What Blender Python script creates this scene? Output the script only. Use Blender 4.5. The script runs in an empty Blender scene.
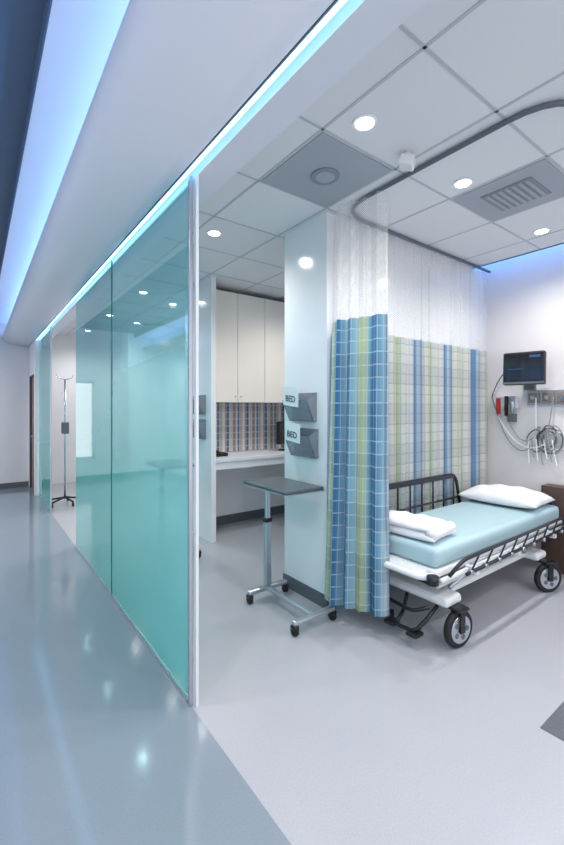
import bpy, bmesh, math, random
from mathutils import Vector, Matrix, Euler
random.seed(4)
S=bpy.context.scene
try:
    S.view_settings.view_transform='Standard'
except Exception: pass

def lin(c):
    return tuple(((x/255)/12.92 if x/255<=0.04045 else ((x/255+0.055)/1.055)**2.4) for x in c)+(1,)

# ---------------------------------------------------------------- materials
def mat(name,col,rough=.5,metal=0,emis=None,estr=0,noise=0,nscale=40,coat=0,spec=None,bump=0,trans=0,alpha=1):
    m=bpy.data.materials.new(name); m.use_nodes=True
    nt=m.node_tree; b=nt.nodes['Principled BSDF']
    c=lin(col)
    b.inputs['Base Color'].default_value=c
    b.inputs['Roughness'].default_value=rough
    b.inputs['Metallic'].default_value=metal
    b.inputs['Alpha'].default_value=alpha
    if spec is not None: b.inputs['Specular IOR Level'].default_value=spec
    if coat: b.inputs['Coat Weight'].default_value=coat; b.inputs['Coat Roughness'].default_value=.05
    if emis:
        b.inputs['Emission Color'].default_value=lin(emis); b.inputs['Emission Strength'].default_value=estr
    if trans: b.inputs['Transmission Weight'].default_value=trans
    if noise or bump:
        tc=nt.nodes.new('ShaderNodeTexCoord'); n=nt.nodes.new('ShaderNodeTexNoise')
        n.inputs['Scale'].default_value=nscale; n.inputs['Detail'].default_value=4
        nt.links.new(tc.outputs['Object'],n.inputs['Vector'])
        if noise:
            r=nt.nodes.new('ShaderNodeValToRGB')
            r.color_ramp.elements[0].position=.35; r.color_ramp.elements[1].position=.65
            r.color_ramp.elements[0].color=tuple(x*(1-noise) for x in c[:3])+(1,)
            r.color_ramp.elements[1].color=tuple(min(1,x*(1+noise)) for x in c[:3])+(1,)
            nt.links.new(n.outputs['Fac'],r.inputs['Fac']); nt.links.new(r.outputs['Color'],b.inputs['Base Color'])
        if bump:
            bp=nt.nodes.new('ShaderNodeBump'); bp.inputs['Strength'].default_value=bump; bp.inputs['Distance'].default_value=.01
            nt.links.new(n.outputs['Fac'],bp.inputs['Height']); nt.links.new(bp.outputs['Normal'],b.inputs['Normal'])
    return m

def math_(nt,op,a,b=None,c=None):
    n=nt.nodes.new('ShaderNodeMath'); n.operation=op
    for i,v in enumerate((a,b,c)):
        if v is None: continue
        if isinstance(v,(int,float)): n.inputs[i].default_value=v
        else: nt.links.new(v,n.inputs[i])
    return n.outputs[0]

def plaid(name,bands,period,cellu,cellv,line,linew=.07,transl=.35,gridcol=(235,240,240),weft=.18,interp='CONSTANT'):
    m=bpy.data.materials.new(name); m.use_nodes=True; nt=m.node_tree
    b=nt.nodes['Principled BSDF']; out=nt.nodes['Material Output']
    uv=nt.nodes.new('ShaderNodeUVMap'); sp=nt.nodes.new('ShaderNodeSeparateXYZ'); nt.links.new(uv.outputs[0],sp.inputs[0])
    U,V=sp.outputs[0],sp.outputs[1]
    f=math_(nt,'FRACT',math_(nt,'DIVIDE',U,period))
    r=nt.nodes.new('ShaderNodeValToRGB'); r.color_ramp.interpolation=interp
    e=r.color_ramp.elements
    while len(e)>1: e.remove(e[-1])
    e[0].position=bands[0][0]; e[0].color=lin(bands[0][1])
    for p,c in bands[1:]:
        x=e.new(p); x.color=lin(c)
    nt.links.new(f,r.inputs['Fac'])
    fv=math_(nt,'FRACT',math_(nt,'DIVIDE',V,cellv*4))
    dark=math_(nt,'MULTIPLY',math_(nt,'LESS_THAN',fv,.5),weft)
    lu=math_(nt,'LESS_THAN',math_(nt,'FRACT',math_(nt,'DIVIDE',U,cellu)),linew)
    lv=math_(nt,'LESS_THAN',math_(nt,'FRACT',math_(nt,'DIVIDE',V,cellv)),linew)
    g=math_(nt,'MAXIMUM',lu,lv)
    mx=nt.nodes.new('ShaderNodeMixRGB'); mx.inputs[2].default_value=lin((40,80,120))
    nt.links.new(dark,mx.inputs[0]); nt.links.new(r.outputs[0],mx.inputs[1])
    mg=nt.nodes.new('ShaderNodeMixRGB'); mg.inputs[2].default_value=lin(gridcol)
    nt.links.new(math_(nt,'MULTIPLY',g,line),mg.inputs[0]); nt.links.new(mx.outputs[0],mg.inputs[1])
    nt.links.new(mg.outputs[0],b.inputs['Base Color']); b.inputs['Roughness'].default_value=.8
    t=nt.nodes.new('ShaderNodeBsdfTranslucent'); nt.links.new(mg.outputs[0],t.inputs['Color'])
    ms=nt.nodes.new('ShaderNodeMixShader'); ms.inputs[0].default_value=transl
    nt.links.new(b.outputs[0],ms.inputs[1]); nt.links.new(t.outputs[0],ms.inputs[2]); nt.links.new(ms.outputs[0],out.inputs[0])
    return m

def net_mat():
    m=bpy.data.materials.new('curtain_net'); m.use_nodes=True; nt=m.node_tree
    b=nt.nodes['Principled BSDF']; out=nt.nodes['Material Output']
    b.inputs['Base Color'].default_value=lin((228,228,228)); b.inputs['Roughness'].default_value=.8
    uv=nt.nodes.new('ShaderNodeUVMap'); sp=nt.nodes.new('ShaderNodeSeparateXYZ'); nt.links.new(uv.outputs[0],sp.inputs[0])
    U,V=sp.outputs[0],sp.outputs[1]
    a=math_(nt,'FRACT',math_(nt,'DIVIDE',math_(nt,'ADD',U,V),.016))
    c=math_(nt,'FRACT',math_(nt,'DIVIDE',math_(nt,'SUBTRACT',U,V),.016))
    g=math_(nt,'MAXIMUM',math_(nt,'LESS_THAN',a,.28),math_(nt,'LESS_THAN',c,.28))
    fac=math_(nt,'ADD',math_(nt,'MULTIPLY',g,.42),.06)
    tr=nt.nodes.new('ShaderNodeBsdfTransparent'); ms=nt.nodes.new('ShaderNodeMixShader')
    nt.links.new(fac,ms.inputs[0]); nt.links.new(tr.outputs[0],ms.inputs[1]); nt.links.new(b.outputs[0],ms.inputs[2])
    nt.links.new(ms.outputs[0],out.inputs[0]); return m

def glass_mat():
    m=bpy.data.materials.new('teal_gradient_glass'); m.use_nodes=True; nt=m.node_tree
    nt.nodes.remove(nt.nodes['Principled BSDF']); out=nt.nodes['Material Output']
    geo=nt.nodes.new('ShaderNodeNewGeometry'); sp=nt.nodes.new('ShaderNodeSeparateXYZ'); nt.links.new(geo.outputs['Position'],sp.inputs[0])
    hz=math_(nt,'DIVIDE',sp.outputs[2],2.67)
    r=nt.nodes.new('ShaderNodeValToRGB'); e=r.color_ramp.elements
    e[0].position=.0; e[0].color=(.90,)*3+(1,); e[1].position=1; e[1].color=(.22,)*3+(1,)
    for p,v in ((.34,.84),(.46,.56),(.56,.50),(.66,.48),(.70,.34)):
        x=e.new(p); x.color=(v,v,v,1)
    nt.links.new(hz,r.inputs['Fac'])
    rc=nt.nodes.new('ShaderNodeValToRGB'); e=rc.color_ramp.elements
    e[0].position=0; e[0].color=lin((96,204,198)); e[1].position=1; e[1].color=lin((160,226,234))
    x=e.new(.45); x.color=lin((128,220,216)); nt.links.new(hz,rc.inputs['Fac'])
    d=nt.nodes.new('ShaderNodeBsdfDiffuse'); nt.links.new(rc.outputs[0],d.inputs[0])
    t=nt.nodes.new('ShaderNodeBsdfTranslucent'); nt.links.new(rc.outputs[0],t.inputs[0])
    f=nt.nodes.new('ShaderNodeMixShader'); f.inputs[0].default_value=.5
    nt.links.new(d.outputs[0],f.inputs[1]); nt.links.new(t.outputs[0],f.inputs[2])
    tr=nt.nodes.new('ShaderNodeBsdfTransparent'); tr.inputs[0].default_value=lin((178,230,234))
    a=nt.nodes.new('ShaderNodeMixShader'); nt.links.new(r.outputs[0],a.inputs[0]); nt.links.new(tr.outputs[0],a.inputs[1]); nt.links.new(f.outputs[0],a.inputs[2])
    g=nt.nodes.new('ShaderNodeBsdfGlossy'); g.inputs['Roughness'].default_value=.03
    lw=nt.nodes.new('ShaderNodeLayerWeight'); lw.inputs[0].default_value=.5
    fac=math_(nt,'ADD',math_(nt,'MULTIPLY',math_(nt,'POWER',lw.outputs['Facing'],3.0),.75),.06)
    o=nt.nodes.new('ShaderNodeMixShader'); nt.links.new(fac,o.inputs[0]); nt.links.new(a.outputs[0],o.inputs[1]); nt.links.new(g.outputs[0],o.inputs[2])
    nt.links.new(o.outputs[0],out.inputs[0]); return m

M={}
M['wall']=mat('wall_paint',(234,235,240),.6,bump=.05,nscale=300)
M['gloss']=mat('gloss_white_panel',(236,238,242),.12,coat=.4)
M['head']=mat('headwall_paint',(230,226,228),.55)
M['tile']=mat('ceiling_tile',(226,228,232),.85,noise=.02,nscale=200)
M['tbar']=mat('ceiling_tbar',(188,193,200),.5)
M['soffit']=mat('soffit_paint',(226,229,240),.4)
M['dark']=mat('corridor_ceiling_paint',(84,104,132),.7)
M['floor']=mat('vinyl_floor_light',(168,170,178),.22,noise=.05,nscale=160,spec=.7)
M['cfloor']=mat('vinyl_floor_bluegrey',(130,142,154),.11,noise=.06,nscale=160,spec=.9)
M['patch']=mat('vinyl_floor_dark',(92,96,106),.3,noise=.08,nscale=90)
M['base']=mat('baseboard_grey',(92,98,108),.5)
M['track']=mat('track_grey',(96,104,116),.4)
M['edge']=mat('glass_edge_green',(40,120,118),.15)
M['alu']=mat('aluminium',(185,192,200),.3,metal=.8)
M['chrome']=mat('chrome',(200,204,210),.15,metal=1)
M['black']=mat('black_plastic',(18,19,22),.4)
M['rubber']=mat('rubber',(26,26,28),.7)
M['rail']=mat('dark_rail',(42,46,56),.3,metal=.4)
M['white']=mat('white_enamel',(226,228,230),.3)
M['sheet']=mat('blue_sheet',(168,196,205),.75,bump=.25,nscale=9)
M['linen']=mat('white_linen',(232,232,236),.85,bump=.35,nscale=14)
M['cab']=mat('cream_laminate',(240,233,225),.25)
M['gap']=mat('dark_gap',(110,105,102),.8)
M['counter']=mat('counter_white',(232,233,238),.3)
M['table']=mat('table_laminate_grey',(82,91,100),.35)
M['smoke']=mat('smoked_acrylic',(150,160,172),.12,alpha=.5,spec=.8)
M['paper']=mat('paper',(240,244,246),.7)
M['ink']=mat('ink',(30,50,80),.7)
M['grille']=mat('grille_grey',(164,171,180),.6)
M['grille2']=mat('grille_grey_dark',(132,140,150),.6)
M['led']=mat('led_strip',(255,255,255),.5,emis=(140,208,255),estr=4)
M['lamp']=mat('lamp_lens',(255,255,255),.5,emis=(255,250,240),estr=20)
M['screen']=mat('monitor_screen',(10,12,18),.1,coat=.5)
M['blue']=mat('screen_blue',(30,60,100),.4,emis=(40,90,150),estr=.3)
M['red']=mat('red_plastic',(190,40,40),.4)
M['green']=mat('green_plastic',(60,140,90),.4)
M['tan']=mat('outlet_tan',(140,128,118),.5)
M['beige']=mat('cable_grey',(150,152,158),.5)
M['wood']=mat('brown_wood',(84,66,60),.45,noise=.15,nscale=12)
M['doorw']=mat('brown_door',(140,112,104),.45)
M['glass']=glass_mat()
M['net']=net_mat()
cb=[(0,(60,112,166)),(.12,(96,156,192)),(.24,(156,198,208)),(.34,(196,214,206)),(.42,(190,204,152)),(.48,(194,206,172)),(.55,(140,190,202)),(.66,(70,124,172)),(.76,(64,124,170)),(.86,(134,182,204)),(.95,(196,214,220)),(1,(60,112,166))]
M['cur1']=plaid('curtain_plaid_fabric',cb,.50,.045,.085,.42,.10,weft=.16,interp='LINEAR')
cb2=[(0,(112,146,178)),(.07,(186,202,210)),(.20,(220,218,210)),(.31,(204,210,184)),(.42,(188,200,168)),(.50,(208,214,210)),(.62,(222,218,212)),(.76,(206,212,212)),(.81,(108,144,180)),(.89,(116,150,184)),(.94,(192,206,216)),(1,(112,146,178))]
M['cur2']=plaid('curtain_plaid_fabric_lit',cb2,.62,.075,.085,.34,.12,gridcol=(90,130,172),weft=.11,interp='LINEAR')  # same curtain fabric, its lit look painted in as paler bands
cb3=[(0,(160,140,132)),(.15,(206,202,200)),(.25,(96,124,160)),(.35,(196,186,178)),(.5,(226,224,222)),(.62,(170,142,126)),(.72,(84,112,152)),(.82,(208,206,204))]
M['splash']=plaid('backsplash_plaid',cb3,.30,.05,.09,.5,.14,transl=0,gridcol=(222,222,226),weft=.12)

# ---------------------------------------------------------------- builders
class B:
    def __init__(s,name): s.n=name; s.bm=bmesh.new(); s.mats=[]; s.uv=s.bm.loops.layers.uv.new('UVMap')
    def mi(s,m):
        m=M[m]
        if m not in s.mats: s.mats.append(m)
        return s.mats.index(m)
    def add(s,t,m,smooth=False,mx=None):
        i=s.mi(m)
        for f in t.faces: f.material_index=i; f.smooth=smooth
        if mx is not None: t.transform(mx)
        me=bpy.data.meshes.new('t'); t.to_mesh(me); t.free(); s.bm.from_mesh(me); bpy.data.meshes.remove(me)
    def box(s,x0,x1,y0,y1,z0,z1,m,bev=0,seg=2,mx=None,smooth=False):
        t=bmesh.new(); bmesh.ops.create_cube(t,size=1)
        bmesh.ops.scale(t,vec=(abs(x1-x0),abs(y1-y0),abs(z1-z0)),verts=t.verts)
        if bev: bmesh.ops.bevel(t,geom=t.edges[:]+t.verts[:],offset=bev,segments=seg,profile=.5,affect='EDGES')
        bmesh.ops.translate(t,vec=((x0+x1)/2,(y0+y1)/2,(z0+z1)/2),verts=t.verts)
        s.add(t,m,smooth,mx); return s
    def cyl(s,p0,p1,r,m,r2=None,seg=20,bev=0):
        p0=Vector(p0);p1=Vector(p1);d=p1-p0;t=bmesh.new()
        bmesh.ops.create_cone(t,cap_ends=True,segments=seg,radius1=r,radius2=r if r2 is None else r2,depth=d.length)
        if bev: bmesh.ops.bevel(t,geom=[e for e in t.edges if abs(e.verts[0].co.z-e.verts[1].co.z)<1e-6],offset=bev,segments=2,profile=.5,affect='EDGES')
        mx=Matrix.Translation((p0+p1)/2)@d.to_track_quat('Z','Y').to_matrix().to_4x4()
        i=s.mi(m)
        for f in t.faces: f.smooth=len(f.verts)==4
        for f in t.faces: f.material_index=i
        t.transform(mx); me=bpy.data.meshes.new('t'); t.to_mesh(me); t.free(); s.bm.from_mesh(me); bpy.data.meshes.remove(me)
        return s
    def tube(s,pts,r,m,seg=10,closed=False,round_=0):
        P=[Vector(p) for p in pts]
        if round_ and len(P)>2:
            Q=[]
            n=len(P)
            rng=range(n) if closed else range(1,n-1)
            if not closed: Q.append(P[0])
            for k in rng:
                a,b,c=P[k-1],P[k],P[(k+1)%n]
                d1=(a-b);d2=(c-b);L=min(round_,d1.length*.45,d2.length*.45)
                A=b+d1.normalized()*L;C=b+d2.normalized()*L
                for j in range(7):
                    u=j/6;Q.append(A*(1-u)**2+b*2*u*(1-u)+C*u*u)
            if not closed: Q.append(P[-1])
            P=Q
        n=len(P);t=bmesh.new();rings=[];nrm=None
        for k in range(n):
            if closed: tan=(P[(k+1)%n]-P[k-1])
            else: tan=(P[min(k+1,n-1)]-P[max(k-1,0)])
            tan.normalize()
            if nrm is None: nrm=tan.orthogonal().normalized()
            else:
                nrm=(nrm-tan*nrm.dot(tan)); nrm.normalize()
            bn=tan.cross(nrm)
            rings.append([t.verts.new(P[k]+(nrm*math.cos(2*math.pi*j/seg)+bn*math.sin(2*math.pi*j/seg))*r) for j in range(seg)])
        for k in range(n if closed else n-1):
            A=rings[k];C=rings[(k+1)%n]
            for j in range(seg): t.faces.new((A[j],A[(j+1)%seg],C[(j+1)%seg],C[j]))
        if not closed:
            t.faces.new(rings[0][::-1]);t.faces.new(rings[-1])
        s.add(t,m,True); return s
    def done(s,parent=None,recalc=True):
        if recalc: bmesh.ops.recalc_face_normals(s.bm,faces=s.bm.faces[:])
        me=bpy.data.meshes.new(s.n); s.bm.to_mesh(me); s.bm.free()
        for m in s.mats: me.materials.append(m)
        o=bpy.data.objects.new(s.n,me); S.collection.objects.link(o)
        if parent: o.parent=parent
        return o
def empty(name,loc=(0,0,0)):
    o=bpy.data.objects.new(name,None); o.location=(0,0,0); S.collection.objects.link(o); return o
def bx(name,*a,parent=None,**k): return B(name).box(*a,**k).done(parent)
def area(name,loc,rot,sx,sy,e,col):
    l=bpy.data.lights.new(name,'AREA'); l.shape='RECTANGLE'; l.size=sx; l.size_y=sy; l.energy=e; l.color=lin(col)[:3]
    o=bpy.data.objects.new(name,l); o.location=loc; o.rotation_euler=rot; S.collection.objects.link(o); return o

H=2.965; YB=-2.2; YE=9.2; XR=4.4; XL=-1.7; HC=3.14
# ---------------------------------------------------------------- shell
b=B('floor'); b.box(.87,XR,YB,YE,-.05,0,'floor'); b.box(2.12,XR,YB,.815,0,.002,'patch'); b.done()
bx('floor_corridor',XL,.87,YB,YE,-.05,0,'cfloor')
bx('wall_right',XR,XR+.12,YB,YE,0,3.35,'head')
bx('wall_left',XL-.12,XL,YB,YE,0,3.35,'wall')
b=B('wall_back'); wx0,wx1,wz0,wz1=-.25,.37,.45,2.05
b.box(XL,wx0,YE,YE+.12,0,3.35,'wall').box(wx1,XR,YE,YE+.12,0,3.35,'wall').box(wx0,wx1,YE,YE+.12,0,wz0,'wall').box(wx0,wx1,YE,YE+.12,wz1,3.35,'wall').done()
b=B('window_1')
for x in (wx0,wx1-.04): b.box(x,x+.04,YE+.01,YE+.07,wz0,wz1,'white')
for z in (wz0,wz1-.04): b.box(wx0,wx1,YE+.01,YE+.07,z,z+.04,'white')
b.done()
bx('baseboard_back',XL,.86,YE-.012,YE,0,.1,'base')
bx('baseboard_right',XR-.012,XR,YB,2.25,0,.1,'base')
bx('baseboard_left',XL,XL+.012,YB,YE,0,.1,'base')
bx('wall_partition',2.10,XR,2.25,2.77,0,H,'gloss')
bx('baseboard_partition',2.09,XR-.02,2.24,2.78,0,.1,'base')
bx('wall_alcove_gable',2.10,2.16,4.12,4.70,0,H,'gloss')
bx('wall_alcove_back',2.10,XR,4.70,4.82,0,H,'wall')
bx('baseboard_alcove',2.16,XR-.02,4.688,4.70,0,.11,'base')
bx('wall_far_partition',2.10,XR,7.2,7.7,0,H,'gloss')
b=B('wall_corridor_end'); b.box(.82,.94,8.15,8.3,0,2.67,'wall').box(.82,.94,9.1,YE,0,2.67,'wall').box(.82,.94,8.3,9.1,2.1,2.67,'wall').done()
b=B('door_1'); b.box(.855,.90,8.35,9.05,0.005,2.07,'doorw',.003)
b.box(.825,.935,8.302,8.35,0,2.098,'wood').box(.825,.935,9.05,9.098,0,2.098,'wood').box(.825,.935,8.302,9.098,2.07,2.098,'wood')
b.cyl((.855,8.42,1.0),(.80,8.42,1.0),.012,'chrome').tube([(.80,8.42,1.0),(.80,8.53,1.0)],.01,'chrome').done()
b=B('ceiling'); b.box(1.04,4.2,YB,YE,H,H+.05,'tile')
b.box(4.17,4.2,YB,YE,H,3.2,'wall').box(4.2,XR,YB,YE,3.2,3.25,'wall')
for k in range(-1,6):
    x=1.46+.6*k
    if 1.05<x<4.19: b.box(x-.008,x+.008,YB,YE,H-.003,H+.001,'tbar')
for k in range(-8,13):
    y=2.205+.61*k
    if YB<y<YE: b.box(1.04,4.2,y-.008,y+.008,H-.003,H+.001,'tbar')
b.done()
b=B('ceiling_corridor'); b.box(XL,1.04,YB,YE,HC,HC+.05,'dark')
b.box(.235,.64,YB,YE,3.05,3.10,'soffit').box(.228,.236,YB,YE,3.05,HC,'dark')
b.box(-1.48,-1.075,YB,YE,3.05,3.10,'soffit').box(-1.076,-1.068,YB,YE,3.05,HC,'dark').done()
bx('trim_header',.895,1.04,YB,YE,2.67,HC,'soffit')
prof=[(.825,2.67),(.75,2.668),(.66,2.672),(.58,2.682),(.51,2.70),(.455,2.728),(.42,2.765),(.405,2.81),(.405,2.835),(.43,2.835),(.44,2.78),(.60,2.76),(.62,3.12),(.825,3.12)]
def extrude(name,prof,m,y0,y1,smoothN=8,mirror=None):
    b=B(name);t=bmesh.new()
    if mirror is not None: prof=[(mirror-x,z) for x,z in prof]
    A=[t.verts.new((x,y0,z)) for x,z in prof];C=[t.verts.new((x,y1,z)) for x,z in prof];n=len(prof)
    fs=[t.faces.new((A[i],A[(i+1)%n],C[(i+1)%n],C[i])) for i in range(n)]
    t.faces.new(A[::-1]);t.faces.new(C)
    b.add(t,m,False)
    b.bm.faces.ensure_lookup_table()
    for i in range(smoothN): b.bm.faces[i].smooth=True
    return b.done()
extrude('trim_soffit',prof,'soffit',YB,YE)
extrude('trim_soffit_left',prof,'soffit',YB,YE,mirror=-.84)
b=B('led_strip_light'); b.box(.825,.895,YB,YE,2.72,2.73,'soffit').box(.844,.860,YB,YE,2.676,2.69,'led').box(.832,.838,YB,YE,2.672,2.72,'alu').done()
area('cove_light',(.54,3.5,2.80),(math.pi,0,0),.04,11.2,19,(138,188,255))
area('cove_light.001',(-1.38,3.5,2.80),(math.pi,0,0),.04,11.2,26,(150,196,255))
area('headwall_cove_light',(4.24,2.6,3.12),(0,math.radians(-55),0),.05,9,16,(90,158,255))

# ---------------------------------------------------------------- ceiling fixtures
def downlight(x,y,e=68,z=H):
    b=B('recessed_downlight')
    b.cyl((x,y,z-.006),(x,y,z+.0),.064,'white',seg=28)
    b.cyl((x,y,z-.009),(x,y,z-.005),.044,'lamp',seg=24)
    o=b.done()
    l=bpy.data.lights.new('downlight_bulb','SPOT'); l.energy=e; l.spot_size=math.radians(155); l.spot_blend=1; l.shadow_soft_size=.05; l.color=(1,.96,.91)
    q=bpy.data.objects.new('downlight_bulb',l); q.location=(x,y,z-.03); q.parent=o; S.collection.objects.link(q)
for x,y in [(1.60,1.43),(2.54,1.43),(3.75,1.43),(1.60,3.085),(3.1,3.5),(1.6,-.4),(2.6,-.4),(3.75,-.4),(1.7,5.2),(3.0,5.2),(1.7,6.8),(3.0,6.3),(3.3,8.4),(1.7,8.4)]:  # row nearest the camera is out of view, added as general fill light
    downlight(x,y)
for y in (-1,.8,2.6,4.4,6.2,8.0): downlight(-.75,y,98,HC)  # unseen corridor row, added to brighten the corridor floor and glass
b=B('ceiling_speaker_grille'); b.box(1.475,2.045,1.61,2.19,H-.006,H-.001,'grille').cyl((1.76,1.9,H-.016),(1.76,1.9,H-.005),.09,'grille2',seg=32).cyl((1.76,1.9,H-.019),(1.76,1.9,H-.015),.06,'grille',seg=32).done()
b=B('ceiling_air_vent'); b.box(2.675,3.245,1.0,1.58,H-.006,H-.001,'grille')
b.box(2.80,3.12,1.13,1.45,H-.012,H-.005,'grille2')
for i in range(7): b.box(2.815,3.105,1.15+i*.042,1.17+i*.042,H-.018,H-.01,'grille')
b.done()
b=B('ceiling_sensor'); mx=Matrix.Translation((1.98,1.45,H-.06))@Matrix.Rotation(.5,4,'Z')@Matrix.Rotation(.3,4,'X')
b.box(-.045,.045,-.04,.04,-.03,.03,'white',.01,mx=mx).cyl((1.98,1.45,H-.04),(1.98,1.45,H),.02,'white').done()
trk=[(4.38,2.17,H-.018),(2.15,2.17,H-.018),(2.15,.70,H-.018),(4.38,.70,H-.018)]
B('curtain_track').tube(trk,.014,'track',seg=8,round_=.28).done()

# ---------------------------------------------------------------- glass partition
def glasspanel(y0,y1,x=.87,stile=True):
    g=empty('glass_sliding_panel')
    b=B('pane'); t=bmesh.new()
    t.faces.new([t.verts.new(p) for p in ((x,y0,.02),(x,y1,.02),(x,y1,2.668),(x,y0,2.668))])
    b.add(t,'glass'); b.done(g)
    b=B('rails'); b.box(x-.010,x+.010,y0,y1,.0,.02,'alu')
    b.box(x-.006,x+.006,y0-.008,y0,0,2.668,'edge')
    if stile: b.box(x-.010,x+.010,y0-.03,y0-.008,0,2.668,'alu',.002)
    b.done(g)
glasspanel(1.955,3.42); glasspanel(3.43,4.88,stile=False); glasspanel(6.73,8.13)
bx('trim_jamb',.885,.899,1.90,1.925,0,2.668,'white')

# ---------------------------------------------------------------- curtains
def curtain(name,path,folds,a_top,a_bot,z0,zs,z1,mat_,uoff=0,phase=0,lean=None,res=220):
    P=[Vector((p[0],p[1],0)) for p in path]
    def cr(t):
        n=len(P)-1; f=t*n; i=min(int(f),n-1); u=f-i
        p0=P[max(i-1,0)];p1=P[i];p2=P[i+1];p3=P[min(i+2,n)]
        return .5*((2*p1)+(p2-p0)*u+(2*p0-5*p1+4*p2-p3)*u*u+(3*p1-p0-3*p2+p3)*u**3)
    e=empty(name)
    def sheet(pn,za,zb,m,nz):
        b=B(pn);t=bmesh.new();uvl=t.loops.layers.uv.new('UVMap');rows=[]
        for j in range(nz+1):
            z=za+(zb-za)*j/nz; row=[];k=(z-z0)/(z1-z0); amp=a_bot+(a_top-a_bot)*k
            for i in range(res+1):
                tt=i/res; c=cr(tt); d=cr(min(tt+.004,1))-cr(max(tt-.004,0)); d.normalize(); n=Vector((d.y,-d.x,0))
                ph=2*math.pi*folds*tt+phase+.5*math.sin(9*tt+1.3)+.12*math.sin(z*2.3+tt*11)
                o=amp*(math.sin(ph)+.18*math.sin(2*ph+.7+z))*(1+.35*math.sin(folds*1.7*tt+2))
                p=c+n*o+d*.3*amp*math.sin(2*ph)
                if lean: p+=Vector(lean)*(1-k)**1.3*(1-tt)
                row.append(t.verts.new((p.x,p.y,z)))
            rows.append(row)
        mid=rows[nz//2];u=[uoff]
        for i in range(res): u.append(u[-1]+(mid[i+1].co-mid[i].co).length)
        for j in range(nz):
            for i in range(res):
                f=t.faces.new((rows[j][i],rows[j][i+1],rows[j+1][i+1],rows[j+1][i]))
                for l,(ii,jj) in zip(f.loops,((i,j),(i+1,j),(i+1,j+1),(i,j+1))):
                    l[uvl].uv=(u[ii],rows[jj][ii].co.z)
        b.add(t,m,True); return b.done(e,recalc=False)
    sheet('cloth',z0,zs,mat_,30); sheet('net',zs,z1,'net',8)
    return e
curtain('privacy_curtain',[(2.34,2.15),(2.20,2.17),(2.08,2.12),(2.095,1.98),(2.13,1.86),(2.15,1.735)],7,.020,.042,.13,2.12,H-.036,'cur1',uoff=.30,lean=(-.13,0,0),res=300)
curtain('privacy_curtain',[(2.42,2.18),(3.0,2.18),(3.6,2.18),(4.36,2.18)],15,.018,.026,.15,2.10,H-.036,'cur2',uoff=.3,res=360)

# ---------------------------------------------------------------- stretcher
st=empty('hospital_stretcher')
b=B('mattress'); b.box(2.27,4.20,1.45,2.08,.50,.625,'sheet',.035,4,smooth=True).done(st)
b=B('frame')
b.box(2.25,4.22,1.44,2.09,.455,.50,'white',.012)
b.box(2.20,2.27,1.50,2.03,.43,.49,'white',.02,3)
b.tube([(2.24,1.45,.47),(2.17,1.5,.47),(2.17,2.03,.47),(2.24,2.08,.47)],.022,'white',round_=.05)
b.cyl((2.20,1.43,.44),(2.20,1.43,.49),.035,'black').cyl((2.20,2.08,.44),(2.20,2.08,.49),.035,'black')
for y in (1.425,2.10): b.tube([(2.28,y,.44),(4.18,y,.44)],.016,'white')
b.box(2.42,3.82,1.52,2.02,.25,.31,'white',.025,3)
b.box(2.34,2.52,1.42,2.10,.245,.31,'white',.028,3).box(3.66,3.84,1.42,2.10,.245,.31,'white',.028,3)
for x in (2.72,3.48):
    b.cyl((x,1.77,.31),(x,1.77,.37),.09,'black',seg=24).cyl((x,1.77,.37),(x,1.77,.455),.065,'black',seg=24)
for y in (1.50,2.04):
    b.tube([(2.5,y,.32),(3.0,y,.44)],.014,'alu').tube([(3.1,y,.44),(3.6,y,.32)],.014,'alu')
    b.tube([(2.36,y,.36),(3.95,y,.385)],.013,'white')
    b.tube([(2.36,y,.36),(2.30,y,.455)],.013,'white').tube([(3.95,y,.385),(4.0,y,.455)],.013,'white')
b.cyl((2.95,1.66,.355),(3.55,1.66,.355),.05,'green',seg=20,bev=.015)
b.done(st)
b=B('rail_raised'); y=2.115
b.tube([(2.50,y,.52),(2.42,y,.88),(3.62,y,.88),(3.72,y,.52)],.015,'rail',round_=.09)
b.tube([(2.46,y,.66),(3.68,y,.66)],.009,'rail')
for i in range(7):
    x=2.6+i*.165; b.tube([(x,y,.48),(x,y,.875)],.008,'rail')
b.box(2.55,3.6,2.105,2.125,.845,.88,'rail',.006)
b.done(st)
b=B('rail_lowered'); y=1.385
b.tube([(2.32,y+.01,.47),(2.42,y-.02,.555),(4.02,y-.02,.565),(4.14,y+.01,.47)],.012,'rail',round_=.07)
b.tube([(2.45,y-.03,.465),(4.05,y-.03,.475)],.011,'rail')
b.tube([(2.52,y-.015,.51),(4.0,y-.015,.518)],.006,'alu')
for i in range(9):
    x=2.5+i*.18; b.tube([(x,y-.03,.465),(x+.13,y-.02,.555)],.006,'rail')
    b.cyl((x,y-.045,.465),(x,y-.015,.465),.015,'alu',seg=12)
for x in (2.6,3.2,3.85): b.box(x-.02,x+.02,1.36,1.44,.42,.47,'white',.005)
b.done(st)
def caster(b,x,y,r=.12,yaw=0):
    mx=Matrix.Translation((x,y,0))@Matrix.Rotation(yaw,4,'Z')
    P=lambda *v: tuple(mx@Vector(v))
    b.cyl(P(0,-.020,r),P(0,.020,r),r,'rubber',seg=32,bev=.012)
    b.cyl(P(0,-.024,r),P(0,.024,r),r*.72,'alu',seg=28)
    b.cyl(P(0,-.028,r),P(0,.028,r),r*.22,'black',seg=16)
    for a in range(5):
        t=a*2*math.pi/5; b.cyl(P(.05*math.cos(t),-.0265,r+.05*math.sin(t)),P(.05*math.cos(t),.0265,r+.05*math.sin(t)),.017,'base',seg=10)
    for s in (-1,1):
        b.box(-.022,.022,s*.034-.004,s*.034+.004,r-.02,r*2+.015,'black',.003,mx=mx)
    b.box(-.055,.05,-.05,.05,r*2,r*2+.02,'black',.008,mx=mx)
b=B('casters')
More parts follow.
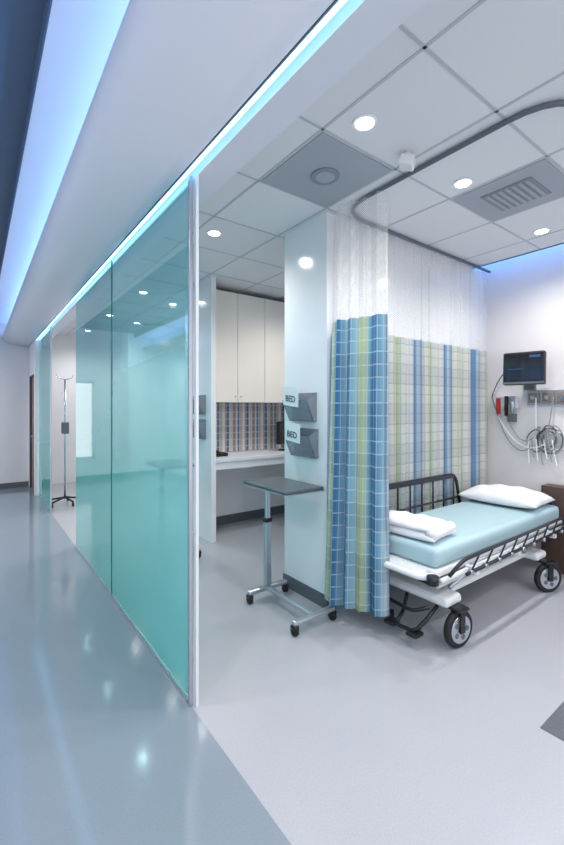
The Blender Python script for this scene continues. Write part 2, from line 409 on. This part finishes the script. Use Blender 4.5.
for x,y,w in ((2.43,1.40,-.15),(2.43,2.02,.3),(3.74,1.38,-.47),(3.74,2.02,-.2)): caster(b,x,y,.118,w)
b.tube([(2.36,1.5,.24),(2.25,1.52,.16),(2.20,1.56,.10),(2.2,1.72,.09),(2.26,1.78,.13)],.013,'black',round_=.04)
b.tube([(2.36,1.9,.24),(2.27,1.88,.2),(2.24,1.6,.2),(2.3,1.52,.24)],.012,'black',round_=.05)
b.box(2.16,2.25,1.52,1.60,.075,.10,'black',.01).box(2.17,2.25,1.70,1.78,.075,.10,'black',.01)
b.tube([(2.40,1.75,.26),(2.31,1.72,.14),(2.21,1.70,.10)],.012,'black',round_=.04)
b.done(st)
B('push_handles').tube([(4.2,1.5,.47),(4.215,1.52,.66),(4.215,2.0,.66),(4.2,2.02,.47)],.012,'rail',round_=.05).done(st)

def cushion(name,c,sx,sy,h,m,yaw=0,pw=4,parent=None,n=26,base=.35,b=None):
    own=b is None
    if own: b=B(name)
    t=bmesh.new();top=[];bot=[]
    for i in range(n+1):
        ra=[];rb=[]
        for j in range(n+1):
            u=-1+2*i/n;v=-1+2*j/n
            k=max(0,(1-abs(u)**pw))*max(0,(1-abs(v)**pw)); k=k**.5
            x=u*sx/2;y=v*sy/2
            x*=1-.06*(1-v*v)*abs(u);y*=1-.06*(1-u*u)*abs(v)
            wr=.006*math.sin(u*7+v*4)*k+.005*math.sin(v*11-u*3)*k
            ra.append(t.verts.new((x,y,h*(base+(1-base)*k)+wr)))
            rb.append(t.verts.new((x,y,h*base*(1-k))) )
        top.append(ra);bot.append(rb)
    for i in range(n):
        for j in range(n):
            t.faces.new((top[i][j],top[i+1][j],top[i+1][j+1],top[i][j+1]))
            t.faces.new((bot[i][j],bot[i][j+1],bot[i+1][j+1],bot[i+1][j]))
    bmesh.ops.remove_doubles(t,verts=t.verts,dist=1e-4)
    b.add(t,m,True,Matrix.Translation(c)@Matrix.Rotation(yaw,4,'Z'))
    if own: return b.done(parent)
cushion('bed_pillow',(3.90,1.79,.627),.48,.68,.15,'linen',yaw=.05,pw=2.6)
fb=B('folded_blanket')
cushion('',(2.46,1.76,.627),.34,.50,.075,'linen',yaw=.10,pw=4,b=fb)
cushion('',(2.44,1.765,.682),.29,.47,.065,'linen',yaw=.16,pw=3.2,b=fb)
# rolled edge of the fold (near side)
mx=Matrix.Translation((2.45,1.76,.627))@Matrix.Rotation(.13,4,'Z')
fb.tube([tuple(mx@Vector((-.15+.03*i,-.215,.058+.004*math.sin(i*1.3)))) for i in range(11)],.036,'linen',seg=14)
fb.done()

# ---------------------------------------------------------------- overbed table
def overbed(x0,y0):
    b=B('overbed_table')
    x,y=x0,y0
    b.box(x-.14,x+.22,y-.425,y+.15,.895,.92,'table',.012,3)
    b.box(x-.143,x+.223,y-.428,y+.153,.888,.897,'alu',.004)
    b.box(x-.05,x+.05,y-.32,y+.04,.868,.889,'alu',.004)
    b.box(x-.028,x+.028,y-.018,y+.018,.10,.62,'alu',.006).box(x-.02,x+.02,y-.012,y+.012,.6,.875,'chrome',.004)
    b.box(x-.032,x+.032,y-.022,y+.022,.60,.63,'black',.004)
    b.box(x-.18,x+.19,y-.02,y+.025,.065,.10,'alu',.012).box(x-.18,x+.19,y-.575,y-.53,.065,.10,'alu',.012)
    b.box(x-.02,x+.02,y-.55,y,.068,.095,'alu',.008)
    for cx in (x-.165,x+.175):
        for cy in (y,y-.553):
            b.cyl((cx-.012,cy,.032),(cx+.012,cy,.032),.032,'rubber',seg=18)
            b.box(cx-.02,cx+.02,cy-.028,cy+.028,.04,.068,'black',.008)
    return b.done()
overbed(1.85,2.665); overbed(1.62,4.35)

def pocket(y0,z,sign=True,x=2.10):
    e=empty('wall_file_holder')
    b=B('tray')
    w=.30
    b.box(x-.006,x-.001,y0,y0+w,z,z+.22,'smoke',.002)
    t=bmesh.new()
    v=[(x-.03,y0,z),(x-.03,y0+w,z),(x-.10,y0+w,z+.16),(x-.10,y0,z+.16)]
    v2=[(a-.004,c,d) for a,c,d in v]
    A=[t.verts.new(q) for q in v];C=[t.verts.new(q) for q in v2]
    t.faces.new(A);t.faces.new(C[::-1])
    for i in range(4): t.faces.new((A[i],C[i],C[(i+1)%4],A[(i+1)%4]))
    b.add(t,'smoke')
    b.box(x-.034,x-.001,y0,y0+w,z-.004,z,'track')
    for yy in (y0,y0+w):
        t=bmesh.new()
        q=[t.verts.new(p) for p in ((x-.001,yy,z),(x-.034,yy,z),(x-.104,yy,z+.16),(x-.001,yy,z+.22))]
        t.faces.new(q); b.add(t,'smoke')
        b.tube([(x-.002,yy,z),(x-.034,yy,z),(x-.104,yy,z+.16),(x-.002,yy,z+.22)],.0028,'track',seg=6)
    b.tube([(x-.104,y0,z+.162),(x-.104,y0+w,z+.162)],.0035,'track',seg=6)
    b.done(e)
    if sign:
        mx=Matrix.Translation((x-.112,y0+.185,z+.19))@Matrix.Rotation(math.radians(-6),4,'Y')@Matrix.Rotation(.12,4,'X')
        b=B('card'); b.box(-.001,.001,-.095,.095,-.075,.075,'paper',mx=mx); b.done(e)
        cu=bpy.data.curves.new('card_text','FONT'); cu.body='BED'; cu.size=.07; cu.align_x='CENTER'; cu.align_y='CENTER'; cu.materials.append(M['ink']); cu.offset=.001
        o=bpy.data.objects.new('card_text',cu); S.collection.objects.link(o); o.parent=e
        o.matrix_world=mx@Matrix.Translation((-.003,0,-.02))@Matrix(((0,0,-1,0),(-1,0,0,0),(0,1,0,0),(0,0,0,1)))
pocket(2.36,1.40); pocket(2.34,1.12)
pocket(4.25,1.43,False); pocket(4.25,1.15,False)

# ---------------------------------------------------------------- alcove cabinets
b=B('upper_cabinet'); b.box(2.165,4.35,4.36,4.695,1.57,2.90,'cab')
b.box(2.165,4.35,4.352,4.362,1.575,2.895,'gap')
for i in range(6):
    x=2.17+i*.40; b.box(x+.003,min(x+.397,4.35),4.335,4.355,1.57,2.90,'cab',.002)
    b.cyl((x+.36 if i%2==0 else x+.04,4.335,1.64),(x+.36 if i%2==0 else x+.04,4.315,1.64),.008,'chrome')
b.done()
b=B('backsplash_panel'); t=bmesh.new(); uvl=t.loops.layers.uv.new('UVMap')
vs=[t.verts.new(p) for p in ((2.165,4.690,.93),(4.35,4.690,.93),(4.35,4.690,1.568),(2.165,4.690,1.568))]
f=t.faces.new(vs)
for l in f.loops: l[uvl].uv=(l.vert.co.x,l.vert.co.z)
b.add(t,'splash'); b.done(recalc=False)
b=B('counter_desk'); b.box(2.165,4.35,4.12,4.70,.885,.925,'counter',.004).box(2.165,4.35,4.135,4.155,.80,.885,'counter').box(3.9,4.35,4.16,4.69,.0,.88,'cab').done()
b=B('desktop_monitor')
mx=Matrix.Translation((3.42,4.42,0))@Matrix.Rotation(.2,4,'Z')
b.box(-.23,.23,-.02,.02,1.02,1.32,'black',.006,mx=mx).box(-.215,.215,-.023,-.018,1.035,1.305,'screen',mx=mx)
b.box(-.03,.03,.015,.045,.94,1.15,'black',mx=mx).box(-.12,.12,-.08,.09,.926,.94,'black',.005,mx=mx).done()
b=B('office_chair'); cx,cy=3.35,3.95
for k in range(5):
    a=k*2*math.pi/5+.9; ex,ey=cx+.27*math.cos(a),cy+.27*math.sin(a)
    b.tube([(cx,cy,.12),(ex,ey,.075)],.02,'black'); b.cyl((ex-.015,ey,.03),(ex+.015,ey,.03),.03,'rubber')
    b.cyl((ex,ey,.03),(ex,ey,.08),.01,'black')
b.cyl((cx,cy,.1),(cx,cy,.46),.025,'black').box(cx-.24,cx+.24,cy-.23,cy+.23,.45,.53,'black',.035,3)
b.box(cx-.21,cx+.21,cy-.27,cy-.22,.60,1.0,'black',.02,3).tube([(cx,cy-.1,.46),(cx,cy-.29,.5),(cx,cy-.285,.75)],.018,'black',round_=.06)
b.done()
b=B('desk_phone'); b.box(2.26,2.42,4.3,4.5,.926,.965,'black',.012).tube([(2.29,4.32,.985),(2.29,4.48,.985)],.016,'black').done()

# ---------------------------------------------------------------- headwall equipment
b=B('patient_monitor')
mx=Matrix.Translation((4.14,1.73,1.875))@Matrix.Rotation(math.radians(10),4,'Z')@Matrix.Rotation(math.radians(4),4,'Y')
b.box(-.02,.05,-.175,.175,-.155,.155,'black',.015,3,mx=mx).box(-.023,-.018,-.158,.158,-.12,.135,'screen',mx=mx)
b.box(-.0235,-.021,-.14,-.05,.095,.12,'blue',mx=mx).box(-.0235,-.021,.0,.13,-.01,-.004,'blue',mx=mx)
b.box(-.021,-.015,-.17,.17,-.15,-.13,'base',mx=mx)
b.cyl((4.18,1.73,1.85),(4.36,1.76,1.75),.02,'base').box(4.35,4.40,1.72,1.82,1.68,1.85,'base',.005).done()
b=B('wall_gas_outlets'); b.box(4.365,4.40,1.25,1.80,1.53,1.67,'alu',.006)
for i in range(4):
    y=1.73-i*.125; b.box(4.345,4.368,y-.05,y+.05,1.55,1.65,'tan',.008).cyl((4.345,y,1.60),(4.325,y,1.60),.02,'chrome')
b.done()
b=B('wall_diagnostic_set'); b.box(4.34,4.40,1.88,2.09,1.50,1.62,'white',.01).cyl((4.32,2.05,1.44),(4.32,2.05,1.60),.02,'red').cyl((4.32,1.97,1.42),(4.32,1.97,1.62),.018,'black').cyl((4.32,1.91,1.44),(4.32,1.91,1.62),.022,'alu')
b.box(4.31,4.40,1.90,1.96,1.36,1.44,'base',.006).done()
b=B('monitor_cables')
def loop(cy,cz,ry,rz,x,m,r,k=0):
    b.tube([(x+.012*math.sin(3*t+k),cy+ry*math.cos(t+k),cz+rz*math.sin(t+k)) for t in [2*math.pi*i/28 for i in range(28)]],r,m,seg=6,closed=True)
for i in range(9):
    loop(1.66+random.uniform(-.12,.09),1.20+random.uniform(-.03,.03),random.uniform(.06,.11),random.uniform(.07,.13),4.33+.006*i,random.choice(['beige','paper','base','beige']),.006,i)
b.cyl((4.33,1.70,1.31),(4.40,1.70,1.31),.012,'chrome')
def swing(p0,p1,sag,m,r,x=4.33):
    b.tube([(x,p0[0]+(p1[0]-p0[0])*t,p0[1]+(p1[1]-p0[1])*t-sag*4*t*(1-t)) for t in [i/20 for i in range(21)]],r,m,seg=6)
swing((1.90,1.86),(2.12,1.62),-.10,'base',.006)
swing((2.12,1.62),(1.75,1.12),.22,'beige',.006)
swing((2.10,1.50),(1.62,1.16),.18,'paper',.006)
swing((1.97,1.42),(1.72,1.22),.12,'beige',.005)
swing((1.55,1.6),(1.62,1.2),.05,'beige',.006); swing((1.7,1.6),(1.70,1.3),.02,'paper',.006)
for i in range(7): swing((1.56+.035*i,1.2),(1.52+.04*i,.96+.03*(i%3)),.03,'beige' if i%2 else 'paper',.005)
b.done()
b=B('bedside_cabinet'); b.box(4.235,4.385,1.20,1.62,.0,.78,'wood',.006).box(4.228,4.236,1.22,1.60,.42,.75,'wood',.003).box(4.228,4.236,1.22,1.60,.08,.39,'wood',.003).done()

b=B('iv_pole'); x,y=1.12,7.15
b.cyl((x,y,.08),(x,y,1.95),.013,'chrome')
for k in range(5):
    a=k*2*math.pi/5; ex,ey=x+.24*math.cos(a),y+.24*math.sin(a)
    b.tube([(x,y,.11),(ex,ey,.07)],.014,'rubber'); b.cyl((ex-.012,ey,.03),(ex+.012,ey,.03),.03,'rubber'); b.cyl((ex,ey,.03),(ex,ey,.075),.008,'black')
for s in (-1,1): b.tube([(x,y,1.94),(x+s*.1,y,1.97),(x+s*.12,y,2.02)],.006,'chrome',round_=.03)
b.box(x-.05,x+.05,y-.08,y+.02,1.1,1.28,'base',.015); b.done()

# ---------------------------------------------------------------- world & camera
w=bpy.data.worlds.new('world'); S.world=w; w.use_nodes=True
bg=w.node_tree.nodes['Background']; bg.inputs[0].default_value=(.92,.95,1,1); bg.inputs[1].default_value=1.6
cd=bpy.data.cameras.new('camera'); cam=bpy.data.objects.new('camera',cd); S.collection.objects.link(cam); S.camera=cam
cam.location=(0,0,1.5); cam.rotation_euler=(math.pi/2,0,-math.radians(36.8))
cd.sensor_width=36; cd.lens=410/845*36; cd.shift_y=-14.5/845; cd.clip_start=.02
